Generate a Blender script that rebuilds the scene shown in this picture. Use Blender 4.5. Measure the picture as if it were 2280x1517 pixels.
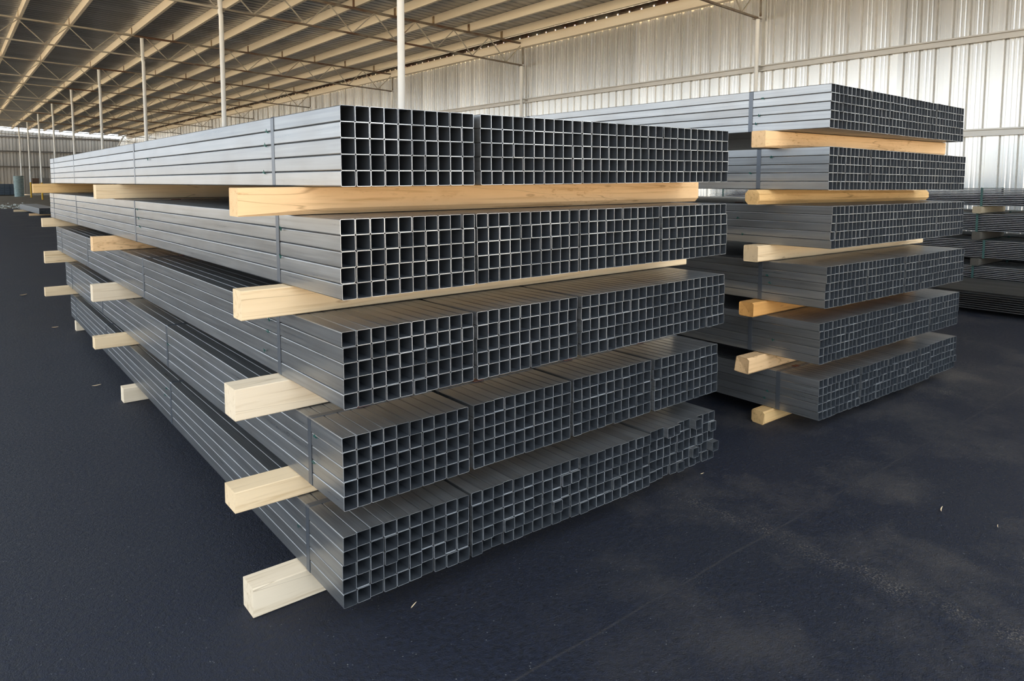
import bpy, bmesh, math, random
from mathutils import Matrix, Vector
random.seed(7)
for o in list(bpy.data.objects):
    bpy.data.objects.remove(o)
sc = bpy.context.scene
COL = sc.collection

# ------------------------------------------------------------------ camera
YAW, PITCH, ROLL, EYE = 0.68098, 0.0807, 0.00266, 1.535
cd = bpy.data.cameras.new('camera')
cd.sensor_width = 36.0
cd.lens = 36.0 * 1549.97 / 2280.0
cd.shift_y = -228.06 / 2280.0
cd.clip_start, cd.clip_end = 0.05, 600
cam = bpy.data.objects.new('camera', cd)
COL.objects.link(cam)
cam.matrix_world = (Matrix.Translation((0, 0, EYE)) @ Matrix.Rotation(-YAW, 4, 'Z') @
                    Matrix.Rotation(math.pi / 2 - PITCH, 4, 'X') @ Matrix.Rotation(ROLL, 4, 'Z'))
sc.camera = cam

# ------------------------------------------------------------------ sky and exposure
world = bpy.data.worlds.new('World')
sc.world = world
world.use_nodes = True
wn = world.node_tree.nodes
wl = world.node_tree.links
bg = wn['Background']
bg.inputs['Color'].default_value = (0.81, 0.91, 1.0, 1)
bg.inputs['Strength'].default_value = 1.0
sun_d = bpy.data.lights.new('sun', 'SUN')
sun_d.energy = 17.0
sun_d.angle = math.radians(3)
sun_d.color = (1.0, 0.86, 0.66)
sun = bpy.data.objects.new('sun', sun_d)
COL.objects.link(sun)
sun.rotation_euler = (0, math.radians(56), 0)   # from beyond the right wall: lights the yard, stays off the shed floor
vs = sc.view_settings
vs.view_transform = 'Standard'
vs.look = 'None'
vs.gamma = 1.0
vs.use_curve_mapping = False
vs.exposure = 1.4

# ------------------------------------------------------------------ materials
def mat(name, col, rough=0.6, metal=0.0, spec=0.5):
    m = bpy.data.materials.new(name)
    m.use_nodes = True
    b = m.node_tree.nodes['Principled BSDF']
    b.inputs['Base Color'].default_value = (*col, 1)
    b.inputs['Roughness'].default_value = rough
    b.inputs['Metallic'].default_value = metal
    b.inputs['Specular IOR Level'].default_value = spec
    return m

class NT:
    def __init__(s, m):
        s.t = m.node_tree
        s.n = s.t.nodes
        s.b = s.n['Principled BSDF']
    def new(s, k, **kw):
        nd = s.n.new(k)
        for a, v in kw.items():
            setattr(nd, a, v)
        return nd
    def link(s, a, b):
        s.t.links.new(a, b)
    def coords(s, scale=(1, 1, 1), kind='Object'):
        tc = s.new('ShaderNodeTexCoord')
        mp = s.new('ShaderNodeMapping')
        mp.inputs['Scale'].default_value = scale
        s.link(tc.outputs[kind], mp.inputs['Vector'])
        return mp.outputs['Vector']
    def noise(s, vec, scale=5, detail=4, rough=0.55, dist=0.0):
        nd = s.new('ShaderNodeTexNoise')
        nd.inputs['Scale'].default_value = scale
        nd.inputs['Detail'].default_value = detail
        nd.inputs['Roughness'].default_value = rough
        nd.inputs['Distortion'].default_value = dist
        s.link(vec, nd.inputs['Vector'])
        return nd.outputs['Fac']
    def ramp(s, fac, stops):
        r = s.new('ShaderNodeValToRGB')
        while len(r.color_ramp.elements) < len(stops):
            r.color_ramp.elements.new(0.5)
        for e, (p, c) in zip(r.color_ramp.elements, stops):
            e.position = p
            e.color = (*c, 1) if len(c) == 3 else c
        s.link(fac, r.inputs['Fac'])
        return r.outputs['Color']
    def rng(s, fac, a, b, lo=0.0, hi=1.0):
        r = s.new('ShaderNodeMapRange')
        r.inputs['From Min'].default_value = lo
        r.inputs['From Max'].default_value = hi
        r.inputs['To Min'].default_value = a
        r.inputs['To Max'].default_value = b
        s.link(fac, r.inputs['Value'])
        return r.outputs['Result']
    def mix(s, fac, a, b, blend='MIX'):
        m = s.new('ShaderNodeMix', data_type='RGBA', blend_type=blend)
        for i, v in ((0, fac), (6, a), (7, b)):
            if isinstance(v, (int, float)):
                m.inputs[i].default_value = v
            elif isinstance(v, tuple):
                m.inputs[i].default_value = (*v, 1)
            else:
                s.link(v, m.inputs[i])
        return m.outputs[2]
    def math(s, op, a, b=None):
        m = s.new('ShaderNodeMath', operation=op)
        for i, v in enumerate((a, b)):
            if v is None:
                continue
            if isinstance(v, (int, float)):
                m.inputs[i].default_value = v
            else:
                s.link(v, m.inputs[i])
        return m.outputs[0]
    def bump(s, h, strength=0.3, dist=0.01):
        b = s.new('ShaderNodeBump')
        b.inputs['Strength'].default_value = strength
        b.inputs['Distance'].default_value = dist
        s.link(h, b.inputs['Height'])
        s.link(b.outputs['Normal'], s.b.inputs['Normal'])
    def col(s, c): s.link(c, s.b.inputs['Base Color'])
    def rough(s, c): s.link(c, s.b.inputs['Roughness'])

def steel_mat():
    m = mat('oiled_tube_steel', (0.4, 0.42, 0.44), 0.34, 0.76)
    m.node_tree.nodes['Principled BSDF'].inputs['Specular Tint'].default_value = (0.70, 0.71, 0.73, 1)
    t = NT(m)
    v = t.coords((30, 0.7, 30))
    oi = t.new('ShaderNodeObjectInfo')
    add = t.new('ShaderNodeVectorMath', operation='ADD')
    sca = t.new('ShaderNodeVectorMath', operation='SCALE')
    cmb = t.new('ShaderNodeCombineXYZ')
    t.link(oi.outputs['Random'], cmb.inputs[0]); t.link(oi.outputs['Random'], cmb.inputs[1])
    t.link(cmb.outputs[0], sca.inputs[0]); sca.inputs['Scale'].default_value = 97.0
    t.link(v, add.inputs[0]); t.link(sca.outputs[0], add.inputs[1])
    n1 = t.noise(add.outputs[0], 2.6, 5, 0.6)
    v2 = t.new('ShaderNodeVectorMath', operation='MULTIPLY')
    t.link(add.outputs[0], v2.inputs[0]); v2.inputs[1].default_value = (0.06, 1.6, 0.06)
    n2 = t.noise(v2.outputs[0], 3.0, 3, 0.5)
    c = t.ramp(n1, [(0.28, (0.25, 0.256, 0.264)), (0.72, (0.37, 0.378, 0.388))])
    c = t.mix(t.rng(n2, 0.0, 0.45, 0.45, 0.75), c, (0.235, 0.225, 0.215))
    k = t.rng(oi.outputs['Random'], 0.86, 1.12)
    hs = t.new('ShaderNodeHueSaturation')
    t.link(c, hs.inputs['Color']); t.link(k, hs.inputs['Value'])
    t.col(hs.outputs['Color'])
    t.rough(t.rng(n1, 0.26, 0.36, 0.25, 0.75))
    t.bump(n1, 0.015, 0.002)
    return m
STEEL = steel_mat()
CUT = mat('cut_steel_edge', (0.86, 0.89, 0.92), 0.32, 0.75)
_t = NT(CUT); _oi = _t.new('ShaderNodeObjectInfo')
_n = _t.noise(_t.coords((1, 1, 1)), 90, 2)
_t.col(_t.ramp(_t.math('ADD', _t.math('MULTIPLY', _oi.outputs['Random'], 0.6), _t.math('MULTIPLY', _n, 0.4)), [(0.2, (0.26, 0.275, 0.295)), (0.5, (0.52, 0.54, 0.56)), (0.75, (0.76, 0.79, 0.82))]))
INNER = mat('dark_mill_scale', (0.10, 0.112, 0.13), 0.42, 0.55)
STRAP = mat('blued_strap_steel', (0.13, 0.145, 0.17), 0.42, 0.6)
SEAL = mat('rusty_strap_seal', (0.22, 0.09, 0.06), 0.6, 0.5)
TAG = mat('green_plastic', (0.015, 0.10, 0.085), 0.45)

def wood_mat(name, light, dark, rough=0.75, speck=0.0):
    m = mat(name, light, rough, 0, 0.3)
    t = NT(m)
    oi = t.new('ShaderNodeObjectInfo')
    tc = t.new('ShaderNodeTexCoord')
    vadd = t.new('ShaderNodeVectorMath', operation='ADD')
    cb = t.new('ShaderNodeCombineXYZ')
    for q in range(3): t.link(t.math('MULTIPLY', oi.outputs['Random'], (31.0, 17.0, 23.0)[q]), cb.inputs[q])
    t.link(tc.outputs['Object'], vadd.inputs[0]); t.link(cb.outputs[0], vadd.inputs[1])
    def stretch(k3):
        vm = t.new('ShaderNodeVectorMath', operation='MULTIPLY')
        t.link(vadd.outputs[0], vm.inputs[0]); vm.inputs[1].default_value = k3
        return vm.outputs[0]
    g1 = t.noise(stretch((0.9, 26, 26)), 2.2, 4, 0.6, 0.6)
    g2 = t.noise(stretch((1.6, 5, 7)), 1.5, 3, 0.55)
    c = t.ramp(g1, [(0.30, dark), (0.46, light), (0.75, tuple(min(1, q * 1.06) for q in light))])
    c = t.mix(0.45, c, light)
    c = t.mix(t.math('MULTIPLY', t.rng(g2, 0, 1, 0.5, 0.8), 0.55), c, tuple(0.55 * a_ + 0.45 * b_ for a_, b_ in zip(light, dark)))
    ck = t.rng(t.math('ABSOLUTE', t.math('SUBTRACT', t.noise(stretch((0.35, 6, 7)), 1.6, 2), 0.52)), 1, 0, 0, 0.006)
    sn = t.new('ShaderNodeSeparateXYZ'); t.link(tc.outputs['Normal'], sn.inputs[0])
    endm = t.rng(t.math('ABSOLUTE', sn.outputs[0]), 0, 1, 0.5, 0.6)
    sp3 = t.new('ShaderNodeSeparateXYZ'); t.link(tc.outputs['Object'], sp3.inputs[0])
    dy_ = t.math('ADD', sp3.outputs[1], t.math('MULTIPLY', oi.outputs['Random'], -0.09))
    dz_ = t.math('ADD', sp3.outputs[2], -0.035)
    rad = t.math('SQRT', t.math('ADD', t.math('MULTIPLY', dy_, dy_), t.math('MULTIPLY', dz_, dz_)))
    ring = t.rng(t.math('SINE', t.math('MULTIPLY', t.math('ADD', rad, t.math('MULTIPLY', t.noise(tc.outputs['Object'], 30, 2), 0.006)), 1100.0)), 0, 0.28, 0.0, 1.0)
    c = t.mix(t.math('MULTIPLY', ring, endm), c, dark)
    ck = t.math('MULTIPLY', ck, t.math('SUBTRACT', 1.0, endm))
    c = t.mix(t.math('MULTIPLY', ck, 0.5), c, (dark[0] * 0.5, dark[1] * 0.45, dark[2] * 0.4))
    v2 = stretch((14, 60, 60))
    s1 = t.noise(v2, 1.4, 3, 0.7)
    big = t.noise(stretch((1.2, 3, 3)), 1.6, 3)
    msk = t.math('MULTIPLY', t.rng(s1, 0, 1, 0.56, 0.7), t.rng(big, 0, 1, 0.42, 0.7))
    c = t.mix(t.math('MULTIPLY', msk, speck), c, (dark[0] * 0.75, dark[1] * 0.6, dark[2] * 0.45))
    vk = stretch((1.3, 5.5, 5.5))
    vo = t.new('ShaderNodeTexVoronoi')
    vo.inputs['Scale'].default_value = 2.4
    t.link(vk, vo.inputs['Vector'])
    kn = t.rng(vo.outputs['Distance'], 1, 0, 0.06, 0.11)
    kr = t.rng(vo.outputs['Distance'], 0, 1, 0.03, 0.07)
    c = t.mix(t.math('MULTIPLY', t.math('MULTIPLY', kn, kr), 0.55), c, (0.30, 0.14, 0.05))
    t.col(c)
    t.bump(t.noise(t.coords((6, 70, 70)), 2, 4, 0.6), 0.25, 0.002)
    return m
WOODS = {
    'honey': wood_mat('honey_pine', (0.89, 0.59, 0.32), (0.52, 0.28, 0.10), speck=0.8),
    'pale': wood_mat('pale_pine', (0.90, 0.69, 0.44), (0.58, 0.37, 0.17)),
    'white': wood_mat('whitened_pine', (0.88, 0.73, 0.54), (0.60, 0.44, 0.26)),
    'gold': wood_mat('golden_pine', (0.84, 0.54, 0.24), (0.45, 0.22, 0.06), speck=0.4),
    'orange': wood_mat('orange_pine', (0.74, 0.38, 0.12), (0.36, 0.15, 0.03)),
    'grey': wood_mat('weathered_timber', (0.10, 0.09, 0.075), (0.05, 0.045, 0.04)),
    'tan': wood_mat('dusty_tan_timber', (0.42, 0.35, 0.24), (0.26, 0.2, 0.13)),
}

def galv_mat(name, lo, hi, rough, metal, sc_=(1, 1, 1)):
    m = mat(name, hi, rough, metal)
    t = NT(m)
    v = t.coords(sc_)
    n = t.noise(v, 1.3, 5, 0.6)
    oi = t.new('ShaderNodeObjectInfo')
    c = t.ramp(n, [(0.3, lo), (0.7, hi)])
    hs = t.new('ShaderNodeHueSaturation')
    t.link(c, hs.inputs['Color'])
    t.link(t.rng(oi.outputs['Random'], 0.86, 1.1), hs.inputs['Value'])
    t.col(hs.outputs['Color'])
    t.rough(t.rng(n, rough - 0.03, rough + 0.04, 0.3, 0.7))
    return m
WALLM = galv_mat('galvanised_wall_sheet', (0.70, 0.685, 0.65), (0.79, 0.78, 0.75), 0.26, 0.85, (5, 0.12, 5))
WALLF = galv_mat('darkened_end_wall_sheet', (0.22, 0.205, 0.185), (0.36, 0.34, 0.31), 0.38, 0.7, (6, 0.1, 6))  # end wall colour darkened to offset the sky light falling on it
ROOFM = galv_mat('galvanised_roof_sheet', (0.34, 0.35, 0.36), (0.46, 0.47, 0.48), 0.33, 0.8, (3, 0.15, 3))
PURL = galv_mat('cream_primed_steel', (0.74, 0.64, 0.50), (0.84, 0.76, 0.62), 0.5, 0.0, (2, 0.3, 2))
CHAN = galv_mat('galvanised_channel', (0.50, 0.48, 0.44), (0.66, 0.64, 0.6), 0.4, 0.7, (2, 0.5, 2))

def rust_mat(name, base, rust, lo, hi):
    m = mat(name, base, 0.65, 0.1)
    t = NT(m)
    n = t.noise(t.coords((0.5, 1, 1)), 1.1, 6, 0.65)
    t.col(t.mix(t.rng(n, 0, 1, lo, hi), base, rust))
    return m
CHORD = rust_mat('rusting_truss_chord', (0.28, 0.26, 0.21), (0.125, 0.065, 0.038), 0.40, 0.56)
WEB = rust_mat('grey_truss_web', (0.42, 0.38, 0.31), (0.20, 0.10, 0.05), 0.55, 0.72)
CLIP = rust_mat('rusty_purlin_clip', (0.45, 0.35, 0.2), (0.13, 0.06, 0.025), 0.40, 0.55)
POST = rust_mat('white_painted_pipe', (0.90, 0.90, 0.88), (0.32, 0.2, 0.13), 0.68, 0.80)
YEL = rust_mat('yellow_painted_pipe', (0.72, 0.42, 0.04), (0.4, 0.2, 0.05), 0.60, 0.8)

def asphalt():
    m = mat('fresh_black_asphalt', (0.02, 0.022, 0.028), 0.55, 0, 0.36)
    t = NT(m)
    v = t.coords((1, 1, 1))
    fine = t.noise(v, 160, 3, 0.7)
    mid = t.noise(v, 46, 5, 0.72)
    big = t.noise(v, 0.9, 4, 0.6)
    c = t.ramp(mid, [(0.3, (0.002, 0.003, 0.007)), (0.7, (0.0125, 0.0185, 0.042))])  # blue of the reflected sky is put into the base colour
    c = t.mix(t.rng(big, 0, 0.55, 0.4, 0.72), c, (0.016, 0.019, 0.029))
    # pale grit specks
    vo = t.new('ShaderNodeTexVoronoi'); vo.inputs['Scale'].default_value = 55
    t.link(v, vo.inputs['Vector'])
    sp = t.math('MULTIPLY', t.rng(vo.outputs['Distance'], 1, 0, 0.05, 0.15), t.rng(t.noise(v, 21, 2), 0, 1, 0.52, 0.60))
    c = t.mix(t.math('MULTIPLY', sp, 0.8), c, (0.26, 0.27, 0.28))
    # dust worn in along a wheel track (x ~ 2.74) and patches, broken up
    sep = t.new('ShaderNodeSeparateXYZ'); t.link(v, sep.inputs[0])
    def band(axis, centre, half, wob):
        d = t.math('ABSOLUTE', t.math('SUBTRACT', t.math('ADD', sep.outputs[axis], t.math('MULTIPLY', t.math('SUBTRACT', t.noise(v, 2.2, 2), 0.5), wob)), centre))
        return t.rng(d, 1, 0, 0, half)
    br = t.math('MULTIPLY', t.rng(t.noise(v, 120, 3, 0.75), 0, 1, 0.50, 0.62), t.rng(t.noise(v, 7, 4, 0.7), 0.15, 1, 0.42, 0.62))
    ylim = t.rng(sep.outputs[1], 1, 0, 2.0, 2.3)
    tr = t.math('MULTIPLY', t.math('MULTIPLY', band(0, 2.74, 0.11, 0.12), br), ylim)
    tr2 = t.math('MULTIPLY', t.math('MULTIPLY', band(0, 4.45, 0.16, 0.3), br), t.rng(t.noise(v, 1.7, 2), 0, 1, 0.45, 0.6))
    tr3 = t.math('MULTIPLY', t.math('MULTIPLY', band(0, 5.6, 0.3, 0.4), br), t.rng(t.noise(v, 1.2, 2), 0, 1, 0.45, 0.6))
    lin = t.math('MULTIPLY', band(1, 1.57, 0.008, 0.03), 0.13)
    al = t.math('MAXIMUM', t.math('MAXIMUM', tr, tr2), t.math('MAXIMUM', tr3, lin))
    dust = t.math('MULTIPLY', t.rng(t.noise(v, 1.15, 6, 0.7), 0, 1, 0.48, 0.75), 0.30)
    xr = t.rng(sep.outputs[0], 0, 1, 1.2, 2.4)
    al = t.math('MAXIMUM', t.math('MULTIPLY', al, 1.0), t.math('MULTIPLY', dust, xr))
    c = t.mix(al, c, (0.22, 0.19, 0.155))
    t.col(c)
    t.rough(t.rng(mid, 0.48, 0.75, 0.3, 0.7))
    hgt = t.math('ADD', t.math('MULTIPLY', mid, 1.0), t.math('MULTIPLY', fine, 0.5))
    t.bump(hgt, 1.0, 0.010)
    return m
ASPH = asphalt()
def dirt(name, a, b):
    m = mat(name, a, 0.95, 0, 0.1)
    t = NT(m)
    v = t.coords((1, 1, 1))
    n = t.noise(v, 1.4, 6, 0.65)
    t.col(t.ramp(n, [(0.3, a), (0.7, b)]))
    t.bump(t.noise(v, 9, 4), 0.6, 0.03)
    return m
DIRT = dirt('dusty_dirt', (0.12, 0.10, 0.075), (0.22, 0.19, 0.15))
GRAVEL = dirt('pale_bounce_gravel', (0.46, 0.39, 0.29), (0.60, 0.52, 0.40))  # pale tone set to throw warm light back into the shed

# ------------------------------------------------------------------ helpers
def tag(o, label=None, cat=None, group=None, kind=None):
    if label: o['label'] = label
    if cat: o['category'] = cat
    if group: o['group'] = group
    if kind: o['kind'] = kind
    return o
def link(o, parent=None):
    COL.objects.link(o)
    if parent is not None:
        o.parent = parent
    return o
def empty(name, loc=(0, 0, 0), rot=(0, 0, 0)):
    o = bpy.data.objects.new(name, None)
    o.empty_display_size = 0.1
    o.location = loc
    o.rotation_euler = rot
    return link(o)
class MB:
    def __init__(s):
        s.v = []; s.f = []; s.mi = []
    def add(s, vs_, fs, mi=0):
        b = len(s.v)
        s.v += [tuple(p) for p in vs_]
        for f in fs:
            s.f.append([b + i for i in f]); s.mi.append(mi)
    def box(s, x0, x1, y0, y1, z0, z1, mi=0):
        s.add([(x, y, z) for z in (z0, z1) for y in (y0, y1) for x in (x0, x1)],
              [(0, 2, 3, 1), (4, 5, 7, 6), (0, 1, 5, 4), (2, 6, 7, 3), (0, 4, 6, 2), (1, 3, 7, 5)], mi)
    def bar(s, a, b, w, h=None, up=(0, 0, 1), mi=0):
        h = w if h is None else h
        a = Vector(a); b = Vector(b); d = (b - a).normalized()
        sx = d.cross(Vector(up))
        if sx.length < 1e-4: sx = d.cross(Vector((1, 0, 0)))
        sx.normalize(); sz = sx.cross(d)
        P = []
        for p in (a, b):
            for i, j in ((-1, -1), (1, -1), (1, 1), (-1, 1)):
                P.append(p + sx * i * w / 2 + sz * j * h / 2)
        s.add(P, [(3, 2, 1, 0), (4, 5, 6, 7), (0, 1, 5, 4), (1, 2, 6, 5), (2, 3, 7, 6), (3, 0, 4, 7)], mi)
    def tube(s, pts, r, n=12, cap=True, mi=0):
        pts = [Vector(p) for p in pts]; rings = []
        for i, p in enumerate(pts):
            d = (pts[min(i + 1, len(pts) - 1)] - pts[max(i - 1, 0)]).normalized()
            u = d.cross(Vector((0, 1, 0)) if abs(d.y) < 0.9 else Vector((1, 0, 0))).normalized()
            w = d.cross(u)
            rr = r[i] if isinstance(r, (list, tuple)) else r
            rings.append([p + u * rr * math.cos(2 * math.pi * k / n) + w * rr * math.sin(2 * math.pi * k / n) for k in range(n)])
        V = [q for rg in rings for q in rg]
        F = [(i * n + k, i * n + (k + 1) % n, (i + 1) * n + (k + 1) % n, (i + 1) * n + k)
             for i in range(len(pts) - 1) for k in range(n)]
        if cap:
            F.append(tuple(reversed(range(n)))); F.append(tuple((len(pts) - 1) * n + k for k in range(n)))
        s.add(V, F, mi)
    def mesh(s, name, mats, smooth=False, angle=None):
        me = bpy.data.meshes.new(name)
        me.from_pydata(s.v, [], s.f)
        for m in (mats if isinstance(mats, (list, tuple)) else [mats]):
            me.materials.append(m)
        if any(s.mi):
            me.polygons.foreach_set('material_index', s.mi)
        bm = bmesh.new(); bm.from_mesh(me)
        bmesh.ops.recalc_face_normals(bm, faces=bm.faces)
        bm.to_mesh(me); bm.free()
        if smooth:
            me.shade_smooth()
            if angle: me.set_sharp_from_angle(angle=math.radians(angle))
        me.update()
        return me
    def build(s, name, mats, parent=None, smooth=False, angle=None, loc=None, rot=None):
        o = bpy.data.objects.new(name, s.mesh(name, mats, smooth, angle))
        if loc: o.location = loc
        if rot: o.rotation_euler = rot
        return link(o, parent)
def inst(name, me, parent=None, loc=(0, 0, 0), rot=(0, 0, 0)):
    o = bpy.data.objects.new(name, me)
    o.location = loc; o.rotation_euler = rot
    return link(o, parent)
ORD = ['first', 'second', 'third', 'fourth', 'fifth', 'sixth', 'seventh', 'eighth', 'ninth', 'tenth', 'eleventh', 'twelfth', 'thirteenth', 'fourteenth', 'fifteenth', 'sixteenth']

# ------------------------------------------------------------------ the setting: ground
g = MB(); g.box(-200, 200, -150, 300, -0.3, -0.06)
tag(g.build('ground_outside', GRAVEL), kind='structure')  # unseen yard, made pale and close to bounce warm light onto the stacks
g = MB(); g.box(-8, 17.2, -5.0, 46.6, -0.06, 0.0)
tag(g.build('floor', ASPH), kind='structure')
g = MB(); g.box(-6.4, 17.2, 46.6, 97, -0.06, -0.004)
tag(g.build('floor_dirt', DIRT), kind='structure')

# ------------------------------------------------------------------ shed dimensions
XR, Y0, BAY = 16.26, 10.15, 9.4
XM, XL = 5.88, -4.6
ROOF_Y0, ROOF_Y1 = -1.5, 90.0
def zc(x): return 6.82 - 0.033 * (x - 5.93)          # top chord height
DECK = 0.31

def ribbed(width, length, ribs, pitch, depth, minor):
    """trapezoid ribbed sheet: profile along u (0..width), z = rib depth, length along v"""
    P = [(0, 0)]
    for k in range(ribs):
        c = pitch * (k + 0.5)
        P += [(c - 0.045, 0), (c - 0.022, depth), (c + 0.022, depth), (c + 0.045, 0)]
        if minor and k < ribs - 1:
            for mc in (c + pitch * 0.36, c + pitch * 0.64):
                P += [(mc - 0.022, 0), (mc - 0.01, depth * 0.22), (mc + 0.01, depth * 0.22), (mc + 0.022, 0)]
    P.append((width, 0))
    return P
def sheet_mesh(name, P, length, m):
    b = MB(); n = len(P)
    V = [(u, 0, d) for u, d in P] + [(u, length, d) for u, d in P]
    V += [(u, 0, d + 0.0012) for u, d in P] + [(u, length, d + 0.0012) for u, d in P]
    F = [(i, i + 1, n + i + 1, n + i) for i in range(n - 1)]
    F += [(2 * n + i, 3 * n + i, 3 * n + i + 1, 2 * n + i + 1) for i in range(n - 1)]
    F += [(i, 2 * n + i, 2 * n + i + 1, i + 1) for i in range(n - 1)] + [(n + i, n + i + 1, 3 * n + i + 1, 3 * n + i) for i in range(n - 1)]
    b.add(V, F)
    return b.mesh(name, m)

# right wall: one sheet after the other
wall = tag(empty('wall_right', (XR + 0.16, 0, 0)), kind='structure')
SW = 0.942
wm = sheet_mesh('wall_sheet', ribbed(SW, 6.6, 3, SW / 3, 0.05, True), 6.60, WALLM)
k = 0
y = -14.0
while y < 95.0:
    # local u -> +Y, v -> +Z, depth -> +X
    o = bpy.data.objects.new('wall_sheet', wm)
    M = Matrix(((0, 0, 1, 0.002 * (k % 2)), (1, 0, 0, y + 0.06), (0, 1, 0, 0.02), (0, 0, 0, 1)))
    link(o, wall); o.matrix_local = M
    y += SW; k += 1
# far end wall
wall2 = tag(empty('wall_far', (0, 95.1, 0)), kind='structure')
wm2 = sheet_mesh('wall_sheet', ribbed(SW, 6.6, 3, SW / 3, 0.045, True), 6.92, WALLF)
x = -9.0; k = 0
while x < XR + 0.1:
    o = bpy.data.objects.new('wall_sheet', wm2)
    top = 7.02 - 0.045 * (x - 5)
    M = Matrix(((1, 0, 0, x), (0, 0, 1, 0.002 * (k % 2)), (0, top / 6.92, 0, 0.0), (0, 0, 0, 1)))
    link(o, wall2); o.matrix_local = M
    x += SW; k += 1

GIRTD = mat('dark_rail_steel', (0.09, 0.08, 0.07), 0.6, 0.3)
# girts (rails on the wall)
def channel(name, a, b, w, h, parent=None, label=None, m=CHAN, kind=None):
    mb = MB()
    mb.bar(a, b, w, 0.006)
    return mb
def girt(z, y0, y1, label):
    mb = MB(); X = XR + 0.13
    mb.box(X - 0.004, X, y0, y1, z - 0.075, z + 0.075)
    mb.box(X - 0.075, X - 0.004, y0, y1, z + 0.069, z + 0.075)
    mb.box(X - 0.075, X - 0.004, y0, y1, z - 0.075, z - 0.069)
    mb.box(X - 0.075, X - 0.070, y0, y1, z + 0.045, z + 0.069)
    mb.box(X - 0.075, X - 0.070, y0, y1, z - 0.069, z - 0.045)
    tag(mb.build('wall_girt', CHAN), label, 'girt', 'wall girts')
girt(4.45, -14, 94.6, 'upper galvanised rail running along the ribbed right wall')
girt(2.56, -14, 94.6, 'middle galvanised rail running along the ribbed right wall')
girt(0.75, -14, 94.6, 'lowest galvanised rail of the right wall behind the rod bundles')
for z, nm in ((6.35, 'top'), (4.75, 'upper'), (3.05, 'lower')):
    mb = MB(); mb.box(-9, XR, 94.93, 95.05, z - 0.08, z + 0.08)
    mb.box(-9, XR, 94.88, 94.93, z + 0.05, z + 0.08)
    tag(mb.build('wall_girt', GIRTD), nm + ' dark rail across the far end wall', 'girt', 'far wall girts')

# roof deck sheets
roof = tag(empty('ceiling', (0, 0, 0)), kind='structure')
RW = 0.94
rl = 16.42 - XL
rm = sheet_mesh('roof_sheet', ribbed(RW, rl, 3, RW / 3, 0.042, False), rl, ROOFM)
ang = math.atan(0.033)
y = ROOF_Y0; k = 0
zl = zc(XL) + DECK
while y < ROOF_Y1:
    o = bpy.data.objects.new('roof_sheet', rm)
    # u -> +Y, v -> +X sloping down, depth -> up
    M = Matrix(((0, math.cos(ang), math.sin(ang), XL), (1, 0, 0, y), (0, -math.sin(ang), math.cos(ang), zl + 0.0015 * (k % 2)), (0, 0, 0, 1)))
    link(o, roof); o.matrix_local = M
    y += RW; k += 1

# purlins
PX = [15.36, 13.95, 12.54, 11.13, 9.73, 8.32, 6.93, 5.54, 3.60, 2.15, 0.70, -0.75, -2.2, -3.65]
for i, x in enumerate(PX):
    z0 = zc(x) + 0.035; z1 = zc(x) + DECK - 0.004
    mb = MB()
    mb.box(x - 0.004, x, ROOF_Y0 + 0.1, ROOF_Y1 - 0.1, z0, z1)
    mb.box(x, x + 0.085, ROOF_Y0 + 0.1, ROOF_Y1 - 0.1, z0, z0 + 0.005)
    mb.box(x, x + 0.085, ROOF_Y0 + 0.1, ROOF_Y1 - 0.1, z1 - 0.008, z1 - 0.003)
    mb.box(x + 0.080, x + 0.085, ROOF_Y0 + 0.1, ROOF_Y1 - 0.1, z0 + 0.005, z0 + 0.03)
    lab = 'cream steel roof purlin, ' + ('nearest the right wall eave' if i == 0 else ORD[i] + ' counting from the right wall eave')
    tag(mb.build('roof_purlin', PURL), lab, 'purlin', 'roof purlins')
# eave beam with its row of closure blocks
ev = empty('eave_beam', (XR - 0.06, ROOF_Y0, 6.33))
tag(ev, 'deep tan eave beam along the top of the right wall', 'beam')
mb = MB(); L = ROOF_Y1 - ROOF_Y0
mb.box(0, 0.006, 0, L, 0, 0.29); mb.box(0.006, 0.216, 0, L, 0, 0.006); mb.box(0.006, 0.12, 0, L, 0.284, 0.29)
mb.build('web_plate', PURL, ev)
mb = MB(); y = 0.0
while y < L:
    mb.box(0.02, 0.06, y, y + 0.40, 0.29, 0.345 + 0.0); mb.box(0.02, 0.06, y, y + 0.47, 0.345, 0.45); y += 0.47
o = mb.build('closure_strip', CHORD, ev); o['kind'] = 'stuff'

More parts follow.
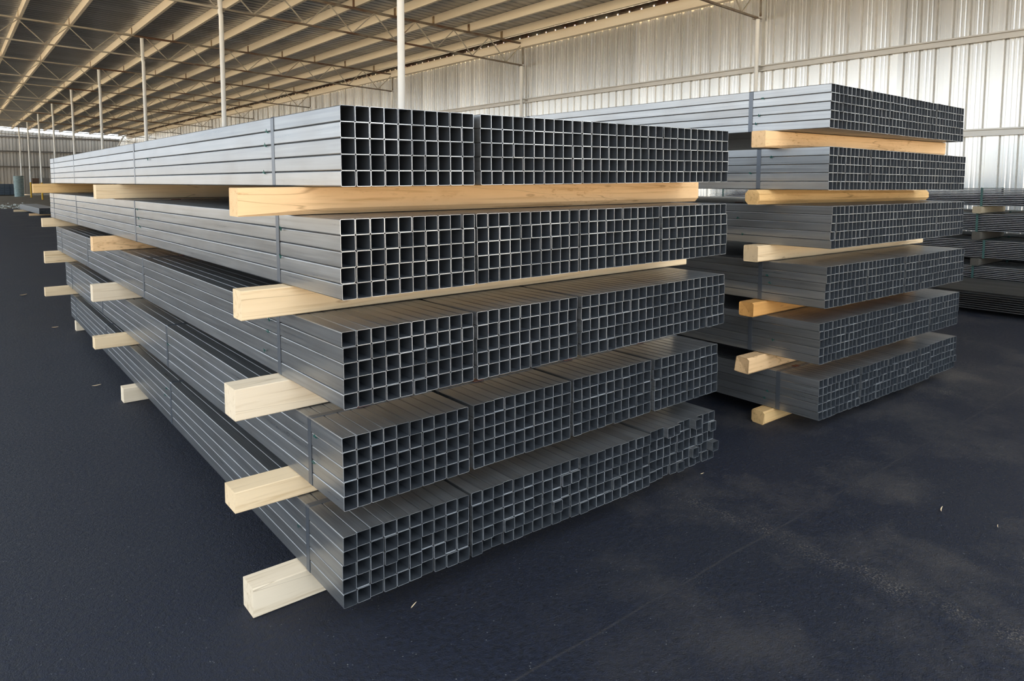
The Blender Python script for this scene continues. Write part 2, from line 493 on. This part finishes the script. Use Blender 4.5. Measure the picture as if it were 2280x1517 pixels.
# trusses
def truss(idx):
    Y = Y0 + BAY * idx
    names = {-2: 'behind the camera, farther', -1: 'above and behind the camera'}
    if idx >= 0: where = ['nearest in view', 'second from the camera', 'third from the camera', 'fourth from the camera', 'fifth from the camera', 'sixth from the camera', 'seventh from the camera', 'eighth from the camera', 'farthest away at the open end'][idx]
    else: where = names[idx]
    t = empty('roof_truss', (XR, Y, 5.7))
    tag(t, 'open web steel roof truss with rusty chords, ' + where, 'truss', 'roof trusses')
    L_ = lambda x, z, dy=0: (x - XR, dy, z - 5.7)
    top = lambda x: zc(x)
    bot = lambda x: 5.71 + (XR - x) * 0.037
    mb = MB()
    for s_ in (-1, 1):
        mb.bar(L_(5.0, top(5.0) , s_ * 0.022), L_(16.75, top(16.75), s_ * 0.022), 0.006, 0.06)
    mb.bar(L_(5.0, top(5.0) + 0.027), L_(16.75, top(16.75) + 0.027), 0.11, 0.006)
    mb.build('top_chord', CHORD, t)
    mb = MB(); mb.bar(L_(XM, bot(XM)), L_(XR, bot(XR)), 0.05, 0.05)
    mb.build('bottom_chord', CHORD, t)
    mb = MB()
    mb.bar(L_(-4.55, top(-4.55) + 0.02), L_(5.6, top(5.6) + 0.02), 0.10, 0.05)
    mb.build('top_chord', WEB, t)
    mb = MB(); mb.bar(L_(-4.55, bot(-4.55) - 0.02), L_(XM, bot(XM)), 0.05, 0.05)
    mb.build('bottom_chord', WEB, t)
    tn = [16.27 - 1.468 * k for k in range(8)]
    bn = [15.55 - 1.47 * k for k in range(7)]
    seg = []
    for k in range(7):
        seg.append((tn[k], bn[k])); seg.append((tn[k + 1], bn[k]))
    tl = [5.0 - 1.44 * k for k in range(7)]
    seg.append((tl[0], XM - 0.1))
    for k in range(6):
        seg.append((tl[k], tl[k] - 0.72)); seg.append((tl[k + 1], tl[k] - 0.72))
    for a, b in seg:
        mb = MB(); mb.bar(L_(a, top(a) - 0.02), L_(b, bot(b) + 0.01), 0.028, 0.028)
        mb.build('web_member', WEB, t)
    mb = MB(); mb.bar(L_(XR + 0.0, bot(XR) + 0.03, -0.075), L_(XR + 0.0, top(XR) - 0.03, -0.075), 0.04, 0.04)
    mb.build('end_post', CHORD, t)
    for x in PX:
        mb = MB(); mb.box(x - 0.016 - XR, x - 0.004 - XR, -0.06, 0.06, zc(x) + 0.03 - 5.7, zc(x) + DECK - 0.03 - 5.7)
        mb.build('purlin_clip', CLIP, t)
for i in range(-1, 9):
    truss(i)

# columns
def column(x, y, top, r, label, grp, yellow=True, bend=True):
    t = empty('steel_column', (x, y, 0))
    tag(t, label, 'column', grp)
    yb = 1.38 if yellow else 0.02
    pts = [(0, 0, yb), (0, 0, 3)] + ([(0, 0, top - 0.85), (-0.018, 0, top - 0.8), (-0.02, 0, top - 0.5), (-0.02, 0, top)] if bend else [(0, 0, top)])
    mb = MB(); mb.tube(pts, r, 16); mb.build('pipe', POST, t, True, 40)
    if yellow:
        mb = MB(); mb.tube([(0, 0, 0.014), (0, 0, yb)], r + 0.003, 16); mb.build('painted_base', YEL, t, True, 40)
    mb = MB(); mb.box(-0.13, 0.13, -0.13, 0.13, 0.0, 0.014); mb.build('base_plate', CHORD, t)
    mb = MB(); mb.box(-0.09, 0.07, -0.09, 0.09, top, top + 0.01); mb.build('cap_plate', CHORD, t)
for i in range(-1, 9):
    Y = Y0 + BAY * i
    w = 'closest to the camera in view' if i == 0 else (ORD[i] + ' counting from the camera' if i > 0 else ('beside the right stack outside the view' if i == -1 else 'behind the camera outside the view'))
    column(XM, Y, zc(XM) - 0.045, 0.06, 'white pipe column with yellow base in the middle row, ' + w, 'middle columns')
    column(XR, Y, 5.68, 0.05, 'white pipe column standing against the right wall, ' + w, 'wall columns', yellow=False, bend=False)
    column(XL + 0.1, Y, zc(XL) - 0.06, 0.06, 'white pipe column on the open left side of the shed, ' + w, 'open side columns')

# ------------------------------------------------------------------ the tube stacks
S = 0.05
def tube_mesh(length):
    r, w = 0.0042, 0.0013
    def prof(h, rr, n):
        P = []
        for cx, cz, a0 in ((h - rr, h - rr, 0), (-h + rr, h - rr, 90), (-h + rr, -h + rr, 180), (h - rr, -h + rr, 270)):
            for k_ in range(n):
                a = math.radians(a0 + 90 * k_ / (n - 1))
                P.append((cx + rr * math.cos(a), cz + rr * math.sin(a)))
        return P
    A = prof(S / 2 - 0.0002, r, 3); B = prof(S / 2 - 0.0002 - w, r - w, 3)
    n = len(A); V = []
    for yy in (0, length):
        V += [(a, yy, b) for a, b in A] + [(a, yy, b) for a, b in B]
    b = MB()
    F = [(k_, (k_ + 1) % n, 2 * n + (k_ + 1) % n, 2 * n + k_) for k_ in range(n)]
    I = [(n + k_, 3 * n + k_, 3 * n + (k_ + 1) % n, n + (k_ + 1) % n) for k_ in range(n)]
    R = [(k_, n + k_, n + (k_ + 1) % n, (k_ + 1) % n) for k_ in range(n)]
    R += [(2 * n + k_, 2 * n + (k_ + 1) % n, 3 * n + (k_ + 1) % n, 3 * n + k_) for k_ in range(n)]
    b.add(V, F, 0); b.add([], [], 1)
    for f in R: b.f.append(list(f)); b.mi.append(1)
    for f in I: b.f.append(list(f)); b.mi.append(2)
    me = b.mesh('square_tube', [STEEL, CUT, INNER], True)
    # exact corner normals so the four faces stay flat and only the corners roll over
    nv = []
    for q in range(4 * n):
        k_ = q % n; a = math.radians((0, 90, 180, 270)[k_ // 3] + 45 * (k_ % 3)); sg = -1 if (q // n) % 2 else 1
        nv.append(Vector((math.cos(a) * sg, 0, math.sin(a) * sg)))
    ln = []
    for p in me.polygons:
        for li in p.loop_indices:
            ln.append(p.normal.copy() if p.material_index == 1 else nv[me.loops[li].vertex_index])
    me.normals_split_custom_set(ln)
    return me
TUBE = tube_mesh(6.56)
NC, NR, PIT = 10, 5, 0.0511
BW = NC * PIT
def strap_mesh(w, h):
    t, hw = 0.0011, 0.014
    c = 0.004
    P = [(-t, c), (c, -t), (w - c, -t), (w + t, c), (w + t, h - c), (w - c, h + t), (c, h + t), (-t, h - c)]
    Q = [(0.0003, c), (c, 0.0003), (w - c, 0.0003), (w - 0.0003, c), (w - 0.0003, h - c), (w - c, h - 0.0003), (c, h - 0.0003), (0.0003, h - c)]
    b = MB(); V = []
    for yy in (-hw, hw):
        V += [(x_, yy, z_) for x_, z_ in P] + [(x_, yy, z_) for x_, z_ in Q]
    n = 8; F = []
    for k_ in range(n):
        j = (k_ + 1) % n
        F += [(k_, j, 2 * n + j, 2 * n + k_), (n + k_, 3 * n + k_, 3 * n + j, n + j), (k_, n + k_, n + j, j), (2 * n + k_, 2 * n + j, 3 * n + j, 3 * n + k_)]
    b.add(V, F)
    return b.mesh('strap', STRAP)
STRAPM = strap_mesh(BW, NR * S)
b = MB(); b.box(-0.025, 0.025, -0.016, 0.016, 0, 0.003)
SEALM = b.mesh('strap_seal', SEAL)
def tag_mesh(seed):
    rr = random.Random(seed); b = MB()
    for q in range(3):
        a = rr.uniform(0, math.pi); l = rr.uniform(0.005, 0.011)
        d = Vector((-0.003, math.cos(a), math.sin(a))).normalized() * l
        c = Vector((-0.003 - 0.002 * q, rr.uniform(-.003, .003), rr.uniform(-.003, .003)))
        b.bar(c - d, c + d + Vector((-0.004, 0, 0)), 0.0035, 0.0012, up=(1, 0, 0))
    return b.mesh('tie_tag', TAG)
TAGS = [tag_mesh(i) for i in range(4)]

# fitted tiers: X, Y of the near left lower corner, yaw, z, rise to the right end, rise to the far end, width
LEFT = [(0.959, 2.070, -0.0009, 0.1121, -0.0057, -0.0111, 2.078), (0.968, 2.075, 0.0051, 0.4440, 0.0059, 0.0002, 2.104),
        (0.941, 2.003, 0.0120, 0.8129, 0.0126, 0.0042, 2.080), (0.926, 1.971, 0.0166, 1.1698, 0.0099, -0.0107, 2.076),
        (0.943, 1.996, 0.0161, 1.5183, 0.0196, -0.0113, 2.079)]
RIGHT = [(4.050, 2.038, -0.0259, 0.0880, -0.0033, 0, 2.070), (3.998, 2.021, -0.0253, 0.4466, -0.0043, 0, 2.069),
         (3.986, 1.988, -0.0170, 0.7919, -0.0063, 0, 2.071), (3.993, 1.971, -0.0011, 1.1478, -0.0056, 0, 2.073),
         (3.934, 1.973, -0.0053, 1.4925, -0.0092, 0, 2.074), (3.913, 1.967, 0.0047, 1.8465, -0.0016, 0, 2.076)]
TLEN = 6.56
def tmat(T):
    X, Y, yw, z, zr, zf, W = T
    return (Matrix.Translation((X, Y, z)) @ Matrix.Rotation(yw, 4, 'Z') @ Matrix.Rotation(-zr / W, 4, 'Y') @ Matrix.Rotation(zf / TLEN, 4, 'X'))
def plane_z(T, x, y, lift):
    """height of the tier's lower (lift 0) or upper plane at a ground position"""
    M = tmat(T); o = M @ Vector((0, 0, lift)); n = (M.to_3x3() @ Vector((0, 0, 1)))
    return o.z - (n.x * (x - o.x) + n.y * (y - o.y)) / n.z
TIERL = ['bottom tier', 'second tier up', 'middle tier', 'fourth tier up', 'top tier']
TIERR = ['bottom tier', 'second tier up', 'third tier up', 'fourth tier up', 'fifth tier up', 'top tier']
BPOS = ['left end', 'second from left', 'third from left', 'right end']
rnd = random.Random(3)
def make_bundle(T, x0, label, grp, sd, straps, tags, setback, loose=0.0):
    e = bpy.data.objects.new('tube_bundle', None); e.empty_display_size = 0.1
    link(e)
    e.matrix_world = tmat(T) @ Matrix.Translation((x0, 0, 0))
    tag(e, label, 'tube bundle', grp)
    for r_ in range(NR):
        rs = rnd.uniform(-0.0012, 0.0012)
        ro = rnd.gauss(0, sd * 0.6)
        for c_ in range(NC):
            y_ = ro + rnd.gauss(0, sd) + setback
            if rnd.random() < 0.07: y_ += rnd.choice((-1, 1)) * sd * 3
            if loose and rnd.random() < loose: y_ += rnd.uniform(-0.035, 0.03)
            o = bpy.data.objects.new('square_tube', TUBE)
            link(o, e)
            o.location = (PIT * (c_ + 0.5) + rs, y_, S * (r_ + 0.5))
            if rnd.random() < 0.5:
                o.rotation_euler = (0, math.radians(180), 0)
    for q, sy in enumerate(straps):
        so = inst('strap', STRAPM, e, (0, sy, 0))
        inst('strap_seal', SEALM, so, (BW * (0.46 if q % 2 else 0.4), 0, NR * S + 0.0012), (0, 0, 0))['label'] = 'rusty strap seal'
    for (ty, row) in tags:
        inst('tie_tag', TAGS[rnd.randrange(4)], e, (0, ty, S * row))['label'] = 'green plastic tie tag'
    return e
def build_stack(tiers, stack, tiernames, gaps, strapsets, tagsets):
    for i, T in enumerate(tiers):
        W = T[6]; gp = gaps[i]
        free = W - 4 * BW
        tot = sum(gp); gp = [g_ / tot * free for g_ in gp]
        x0 = 0.0
        for bq in range(4):
            low = (i == 0)
            sd = 0.0014 if not low else 0.0022
            make_bundle(T, x0, 'strapped square steel tube bundle, %s of the %s, %s' % (BPOS[bq], tiernames[i], stack), 'square tube bundles in the ' + stack,
                        sd, [s_ - T[1] + rnd.uniform(-0.02, 0.02) * (bq > 0) for s_ in strapsets[i]],
                        tagsets[i] if bq == 0 else [], [0, 0.004, 0.008, 0.003][bq] * (1 if i % 2 else -1) + (0.012 if (bq == 3 and low) else 0),
                        loose=0.14 if (bq == 3 and low and stack.startswith('front')) else 0.0)
            x0 += BW + (gp[bq] if bq < 3 else 0)
build_stack(LEFT, 'front left stack', TIERL,
            [(.8, .2, 1.2), (.35, .3, .3), (.5, .8, .12), (.8, .7, .6), (1.4, .15, .6)],
            [(2.36, 4.36, 6.5, 8.25), (2.34, 4.38, 6.5, 8.2), (2.53, 4.7, 6.7, 8.2), (2.47, 4.72, 6.9, 8.25), (2.54, 4.77, 7.07, 8.3)],
            [[(0.36, 3), (2.36, 4), (2.40, 3)], [(0.2, 4), (0.22, 2), (2.25, 3)], [(0.6, 4), (0.62, 3), (0.66, 1.4)], [(0.45, 4), (0.46, 2), (2.65, 4), (2.62, 3), (2.6, 2)], [(0.58, 4), (0.6, 3), (0.62, 1), (2.4, 2.9)]])
build_stack(RIGHT, 'rear right stack', TIERR,
            [(.7, .3, .2), (.3, .3, .7), (.3, .8, .2), (.9, .3, .3), (.7, .3, .5), (.9, .2, .4)],
            [(2.31, 4.4, 6.5, 8.2), (2.49, 4.4, 6.5, 8.2), (2.42, 4.6, 6.6, 8.2), (2.72, 4.8, 6.6, 8.2), (2.42, 4.6, 6.6, 8.2), (2.47, 4.6, 6.6, 8.2)],
            [[(0.34, 2.1), (0.36, 1.1)], [(0.3, 2)], [(0.38, 3.2), (0.36, 2.3)], [(0.62, 3.2), (0.58, 1.1)], [(0.5, 2), (0.36, 4)], [(0.42, 4), (0.44, 2), (0.46, 1)]])

# timbers between the tiers
def timber(xa, xb, ya, yb, wid, below, above, wood, label, grp, cham=0.004, rough=0.0, wane=None):
    """spacer from (xa, ya) to (xb, yb) = its front lower edge; heights follow the tiers it touches"""
    n = 9
    e = Vector((xb - xa, yb - ya, 0)); Ln = e.length; d = e.normalized(); nrm = Vector((-d.y, d.x, 0))
    rr = random.Random(int(xa * 1000 + ya * 77))
    rings = []
    for k_ in range(n):
        u = Ln * k_ / (n - 1)
        ring = []
        for (s_, top) in ((0, 0), (1, 0), (1, 1), (0, 1)):
            p = Vector((xa, ya, 0)) + d * u + nrm * (wid * s_)
            zl_ = 0.0 if below is None else max(plane_z(below, p.x, p.y, 0.25) + 0.0012, 0)
            zh_ = plane_z(above, p.x, p.y, 0.0) - 0.0012
            ring.append((s_, top, u, zl_, zh_))
        rings.append(ring)
    b = MB(); V = []; zb = rings[0][0][3]
    for k_, ring in enumerate(rings):
        u = ring[0][2]
        c0 = cham
        zl_ = max(q[3] for q in ring) + 0.0012; zh_ = min(q[4] for q in ring) - 0.0012
        w0 = c0 if not wane or k_ < 1 else wane
        prof = [(w0, zl_), (wid - c0, zl_), (wid, zl_ + c0), (wid, zh_ - c0), (wid - c0, zh_), (c0, zh_), (0, zh_ - c0), (0, zl_ + w0)]
        for (a_, z_) in prof:
            uu = u + (rr.uniform(-rough, rough) if k_ in (0, n - 1) else 0)
            V.append((uu, a_ + rr.uniform(-0.0006, 0.0006), z_ - zb))
    F = []
    for k_ in range(n - 1):
        for j in range(8):
            F.append((k_ * 8 + j, k_ * 8 + (j + 1) % 8, (k_ + 1) * 8 + (j + 1) % 8, (k_ + 1) * 8 + j))
    F.append(tuple(range(7, -1, -1))); F.append(tuple((n - 1) * 8 + j for j in range(8)))
    b.add(V, F)
    o = b.build('timber_spacer', WOODS[wood], None, loc=(xa, ya, zb), rot=(0, 0, math.atan2(e.y, e.x)))
    tag(o, label, 'timber', grp)
near = [(0.765, 2.38, 'white'), (0.735, 2.45, 'pale'), (0.745, 2.45, 'white'), (0.75, 2.37, 'pale'), (0.72, 2.28, 'honey')]
mid = [(0.88, 5.34, 'white'), (0.75, 5.54, 'pale'), (0.75, 5.53, 'white'), (0.735, 5.32, 'honey'), (0.755, 5.24, 'pale')]
far = [(0.96, 8.25, 'white'), (0.73, 8.46, 'pale'), (0.74, 8.44, 'pale'), (0.73, 8.40, 'pale'), (0.665, 8.36, 'gold')]
LV = ['on the asphalt under the bottom tier', 'under the second tier up', 'under the middle tier', 'under the fourth tier up', 'under the top tier']
for i in range(5):
    below = LEFT[i - 1] if i else None
    for row, nm in ((near, 'near'), (mid, 'mid length'), (far, 'far')):
        xa, ya, wd = row[i]
        wid = 0.098 if nm != 'near' else (0.105, 0.115, 0.118, 0.085, 0.085)[i]
        timber(xa, xa + 2.43, ya, ya + 0.012, wid, below, LEFT[i], wd,
               '%s %s timber spacer %s, front left stack' % ({'white': 'whitish', 'pale': 'pale pine', 'honey': 'honey coloured', 'gold': 'golden'}[wd], nm, LV[i]), 'timber spacers of the left stack', cham=0.003, wane=0.02 if (i == 4 and nm == 'near') else None)
LVR = ['on the asphalt under the bottom tier', 'under the second tier up', 'under the third tier up', 'under the fourth tier up', 'under the fifth tier up', 'under the top tier']
rn = [(3.95, 2.33, 6.3, 2.33, 'gold', 0.012, 0.012), (3.82, 2.37, 6.2, 2.33, 'honey', 0.012, 0.01), (3.85, 2.37, 6.25, 2.36, 'orange', 0.008, 0.006),
      (3.86, 2.36, 6.31, 2.34, 'pale', 0.006, 0.003), (3.81, 2.33, 6.25, 2.29, 'gold', 0.024, 0.003), (3.79, 2.29, 5.98, 2.09, 'honey', 0.005, 0.002)]
for i in range(6):
    below = RIGHT[i - 1] if i else None
    xa, ya, xb, yb, wd, ch, rg = rn[i]
    timber(xa, xb, ya, yb, 0.1, below, RIGHT[i], wd, '%s near timber spacer %s, rear right stack' % ({'gold': 'golden', 'honey': 'honey coloured', 'orange': 'orange resinous', 'pale': 'pale pine'}[wd], LVR[i]), 'timber spacers of the right stack', cham=ch, rough=rg, wane=0.022 if i == 5 else None)
    for yy, nm in ((5.3, 'mid length'), (8.2, 'far')):
        timber(3.86, 6.26, yy, yy, 0.1, below, RIGHT[i], 'pale', 'pale pine %s timber spacer %s, rear right stack' % (nm, LVR[i]), 'timber spacers of the right stack')

# ------------------------------------------------------------------ bundles of thin rods by the right wall
ROD = galv_mat('thin_galvanised_rod', (0.52, 0.54, 0.56), (0.7, 0.72, 0.74), 0.3, 0.9, (3, 0.4, 3))
RODD = galv_mat('dark_thin_rod', (0.16, 0.165, 0.17), (0.26, 0.265, 0.27), 0.36, 0.85, (3, 0.4, 3))
STRAPG = mat('dull_green_strap', (0.04, 0.10, 0.09), 0.5)
def rod_bundle(x0, y0, z0, ncol, nrow, pitch, length, label, grp, straps, r=0.0066, m=None):
    e = empty('rod_bundle', (x0, y0, z0)); tag(e, label, 'rod bundle', grp)
    mb = MB(); n = 6
    for i in range(ncol):
        for j in range(nrow):
            cx, cz = pitch * (i + 0.5), pitch * (j + 0.5)
            dy = random.uniform(-0.01, 0.01)
            V = [(cx + r * math.cos(2 * math.pi * k_ / n), yy, cz + r * math.sin(2 * math.pi * k_ / n)) for yy in (dy, length + dy) for k_ in range(n)]
            mb.add(V, [(k_, (k_ + 1) % n, n + (k_ + 1) % n, n + k_) for k_ in range(n)] + [tuple(range(n)), tuple(range(n, 2 * n))])
    o = mb.build('rods', m or ROD, e, True, 70); o['kind'] = 'stuff'
    w, h = ncol * pitch, nrow * pitch
    for sy in straps:
        mb = MB()
        for (a_, b_, c_, d_) in ((-0.005, 0.0, -0.003, h + 0.003), (w, w + 0.005, -0.003, h + 0.003), (0, w, h, h + 0.003), (0, w, -0.003, 0)):
            mb.box(a_, b_, sy - 0.014, sy + 0.014, c_, d_)
        mb.build('strap', STRAPG, e)
    return e
RZ = [(0.13, 'bottom of the pile'), (0.49, 'second up in the pile'), (0.86, 'third up in the pile'), (1.215, 'top of the pile')]
for i, (z, nm) in enumerate(RZ):
    rod_bundle(11.2, 1.0, z, 34, 10, 0.0252, 6.89, 'bundle of thin steel rods near the right wall, ' + nm, 'rod bundles by the wall', ((2.49, 6.5), (2.37, 6.4), (2.47, 6.4), (2.43, 6.6))[i])
    zb = 0.0 if i == 0 else RZ[i - 1][0] + 0.255
    for yy, nm2 in ((3.40, 'near'), (7.2, 'far')):
        mb = MB(); wv = (0.09, 0.1, 0.1, 0.11)[i]
        P = [(0.0, zb + 0.01), (wv * .1, zb + 0.0), (wv * .9, zb), (wv, zb + .015), (wv, z - .012), (wv * .9, z - .004), (wv * .12, z - .004), (0, z - .015)]
        V = [(xx, a_, z_ - zb) for xx in (0, 1.0) for a_, z_ in P]
        mb.add(V, [(k_, (k_ + 1) % 8, 8 + (k_ + 1) % 8, 8 + k_) for k_ in range(8)] + [tuple(range(7, -1, -1)), tuple(range(8, 16))])
        tag(mb.build('timber_spacer', WOODS['tan' if i == 3 else 'grey'], None, loc=(11.12, yy, zb)),
            '%s %s block under the rod bundle %s' % ('tan' if i == 3 else 'dark weathered', nm2, nm), 'timber', 'blocks under the rod bundles')
for i, (z, nm) in enumerate(RZ[:3]):
    rod_bundle(12.35, 0.6, z, 34, 10, 0.0252, 7.2, 'thin rod bundle in the row against the right wall, ' + nm, 'rod bundles in the back row', (2.8, 6.0), m=RODD)
    zb = 0.0 if i == 0 else RZ[i - 1][0] + 0.254
    for yy, nm2 in ((2.2, 'near'), (6.6, 'far')):
        mb = MB(); mb.box(0, 0.9, 0, 0.1, 0, z - zb - 0.003)
        tag(mb.build('timber_spacer', WOODS['grey'], None, loc=(12.33, yy, zb)), 'dark %s block in the back row of rod bundles, %s' % (nm2, nm), 'timber', 'blocks of the back row')
e = rod_bundle(9.32, -2.5, 0.05, 50, 9, 0.0255, 8.2, 'wide low bundle of dark thin rods on blocks beside the right stack', 'low rod bundle', (1.2, 4.4, 7.2), m=RODD)
for yy in (-1.6, 1.2, 4.9):
    mb = MB(); mb.box(0, 1.2, 0, 0.1, 0, 0.046)
    tag(mb.build('timber_spacer', WOODS['grey'], None, loc=(9.34, yy, 0)), 'thin dark batten under the low rod bundle, %s' % {-1.6: 'outside the view to the right', 1.2: 'just right of the frame', 4.9: 'behind the right stack'}[yy], 'timber', 'battens under the low rod bundle')

# ------------------------------------------------------------------ small tube bundle far left, on two battens
TS = tube_mesh(7.2)
e = empty('tube_bundle', (3.03, 35.9, 0.10), (0, 0, 0.028)); tag(e, 'small distant flat bundle of square tubes lying near the asphalt edge', 'tube bundle')
for r_ in range(5):
    for c_ in range(14):
        o = inst('square_tube', TS, e, (PIT * (c_ + 0.5), random.gauss(0, 0.01), S * (r_ + 0.5)))
mb = MB(); mb.box(0, 1.3, 0, 0.12, 0, 0.098)
tag(mb.build('timber_spacer', WOODS['honey'], None, loc=(2.74, 36.9, 0)), 'near batten under the small distant tube bundle', 'timber', 'battens under the distant bundle')
mb = MB(); mb.box(0, 1.3, 0, 0.12, 0, 0.098)
tag(mb.build('timber_spacer', WOODS['pale'], None, loc=(2.50, 42.0, 0)), 'far pale batten under the small distant tube bundle', 'timber', 'battens under the distant bundle')

# ------------------------------------------------------------------ clutter by the far end wall
mb = MB(); pts = []; rad = []
nr = 17
for k_ in range(nr * 4 + 1):
    z_ = 1.98 * k_ / (nr * 4)
    pts.append((0, 0, z_)); rad.append(0.385 + 0.02 * math.cos(math.pi * k_ / 2) + 0.04 * z_ / 2)
mb.tube(pts, rad, 24, cap=False)
mb.tube([(0, 0, 0.01), (0, 0, 1.97)], [0.35, 0.38], 24, cap=False)
PIPE = mat('galvanised_culvert', (0.38, 0.47, 0.47), 0.5, 0.5)
tag(mb.build('culvert_pipe', PIPE, None, True, 60, loc=(5.38, 81.6, 0)), 'upright corrugated grey culvert pipe beside the far columns', 'pipe')
BLK = mat('blue_grey_block', (0.065, 0.085, 0.11), 0.85)
e = empty('block_pallet', (4.0, 86.5, 0)); tag(e, 'pallet of dark blue grey blocks left of the culvert pipe', 'pallet load')
mb = MB()
for q in range(4): mb.box(-2.2, 1.4, 0.15 + q * 0.3, 0.27 + q * 0.3, 0, 0.1)
mb.build('pallet', WOODS['grey'], e)
for r_ in range(5):
    for c_ in range(8):
        mb = MB(); off = 0.22 if r_ % 2 else 0
        mb.box(-2.2 + c_ * 0.45 , -2.2 + c_ * 0.45 + 0.435, 0.02 * (c_ % 2), 1.15, 0.1 + r_ * 0.22, 0.1 + r_ * 0.22 + 0.21)
        mb.build('block', BLK, e)
for q in range(4):
    mb = MB(); mb.box(0, 2.6 - 0.1 * q, 0, 0.9 - 0.1 * q, 0, 0.12)
    tag(mb.build('plank', WOODS['tan'], None, loc=(1.75, 86.6, 1.21 + q * 0.122)), 'tan plank on the block pallet, ' + ('lowest', 'second up', 'third up', 'topmost')[q] + ' of its pile', 'plank', 'planks on the pallet')
DK = mat('dark_crate', (0.025, 0.024, 0.024), 0.8)
BR = mat('brown_carton', (0.16, 0.10, 0.07), 0.9)
GS = mat('grey_sacking', (0.25, 0.23, 0.21), 0.95)
e = empty('storage_rack', (6.55, 84.5, 0)); tag(e, 'low open steel rack right of the culvert pipe', 'rack')
for sx in (0, 1.9):
    for sy in (0, 0.9):
        mb = MB(); mb.box(sx, sx + 0.06, sy, sy + 0.06, 0, 1.9); mb.build('upright', CHORD, e)
for z_ in (0.25, 1.05):
    mb = MB(); mb.box(0, 1.96, 0, 0.96, z_, z_ + 0.06); mb.build('shelf', CHAN, e)
def crate(x, y, z, w, d, h, m, label, cat='crate'):
    t = empty('crate', (x, y, z)); tag(t, label, cat, 'crates at the far wall')
    mb = MB(); mb.box(0, w, 0, d, 0, h); mb.build('body', m, t)
    mb = MB(); mb.box(-0.02, w + 0.02, -0.02, d + 0.02, h, h + 0.04); mb.build('lid', m, t)
    for xx in (0.05, w - 0.13):
        mb = MB(); mb.box(xx, xx + 0.08, -0.018, 0, 0.02, h - 0.02); mb.build('batten', m, t)
crate(6.7, 84.55, 1.11, 0.55, 0.7, 0.62, BR, 'brown carton on the upper rack shelf, left one')
crate(7.4, 84.55, 1.11, 0.75, 0.7, 0.66, GS, 'grey carton on the upper rack shelf, right one')
crate(8.75, 85.5, 0.0, 1.3, 0.9, 1.55, DK, 'tall dark crate behind the yellow column bases')
crate(10.3, 85.7, 0.0, 1.2, 0.9, 1.70, DK, 'taller black crate right of the dark crate by the far wall')
mb = MB(); pts = [(0, 0, 0.0), (0, 0, 0.03), (0, 0, 0.15), (0, 0, 0.35), (0, 0, 0.48), (0, 0, 0.55)]
mb.tube(pts, [0.25, 0.33, 0.36, 0.3, 0.2, 0.08], 14)
tag(mb.build('sack', GS, None, True, loc=(7.3, 84.95, 0.312)), 'grey slumped sack on the lower rack shelf', 'sack')
# slanting white pipe near the far wall
mb = MB(); mb.tube([(0, 0, 0), (0.05, 0, 2.0), (0.6, 0, 4.1), (0.95, 0, 4.75), (1.15, 0, 4.85)], 0.055, 10)
tag(mb.build('bent_pipe', POST, None, True, 60, loc=(9.2, 57.3, 0)), 'bent white pipe rising behind the left stack', 'pipe')
# pale rubble on the dirt edge
mb = MB()
rr = random.Random(5)
for q in range(420):
    x_, y_ = rr.uniform(-2, 4.2), rr.gauss(50.5, 2.6)
    if y_ < 46.8: continue
    s_ = rr.uniform(0.02, 0.09); a_ = rr.uniform(0, 3)
    mb.bar((x_ - s_ * math.cos(a_), y_ - s_ * math.sin(a_), s_ * 0.3 - 0.004), (x_ + s_ * math.cos(a_), y_ + s_ * math.sin(a_), s_ * 0.4), s_, s_ * 0.6)
tag(mb.build('rubble', mat('pale_rubble', (0.45, 0.47, 0.43), 0.9)), 'pale broken rubble strewn along the edge of the asphalt', 'rubble', kind='stuff')
# wood chips on the asphalt
CH = [(3.56, 1.18, .03, 'curled chip at the lower right'), (3.58, 0.96, .016, 'small chip at the right edge'), (3.02, 2.13, .014, 'small chip right of the left stack'),
      (1.24, 2.09, .02, 'chip under the near corner of the left stack'), (0.81, 8.59, .03, 'chip on the asphalt left of the far end of the left stack'),
      (0.80, 5.93, .03, 'chip on the asphalt left of the middle of the left stack'), (0.73, 11.3, .05, 'chip beyond the left stack')]
for x_, y_, s_, lb in CH:
    mb = MB(); a_ = rr.uniform(-0.6, 0.6)
    P = [Vector((s_ * (t_ - .5) * 2, 0.12 * s_ * (1 - (2 * t_ - 1) ** 2), 0.003 + 0.12 * s_ * (2 * t_ - 1) ** 2)) for t_ in (0, .25, .5, .75, 1)]
    mb.tube(P, [s_ * .03, s_ * .09, s_ * .10, s_ * .08, s_ * .03], 6)
    tag(mb.build('wood_chip', WOODS['pale'], None, loc=(x_, y_, 0.001 + s_ * 0.05), rot=(0, 0, a_)), 'pale wood ' + lb, 'wood chip', 'wood chips')
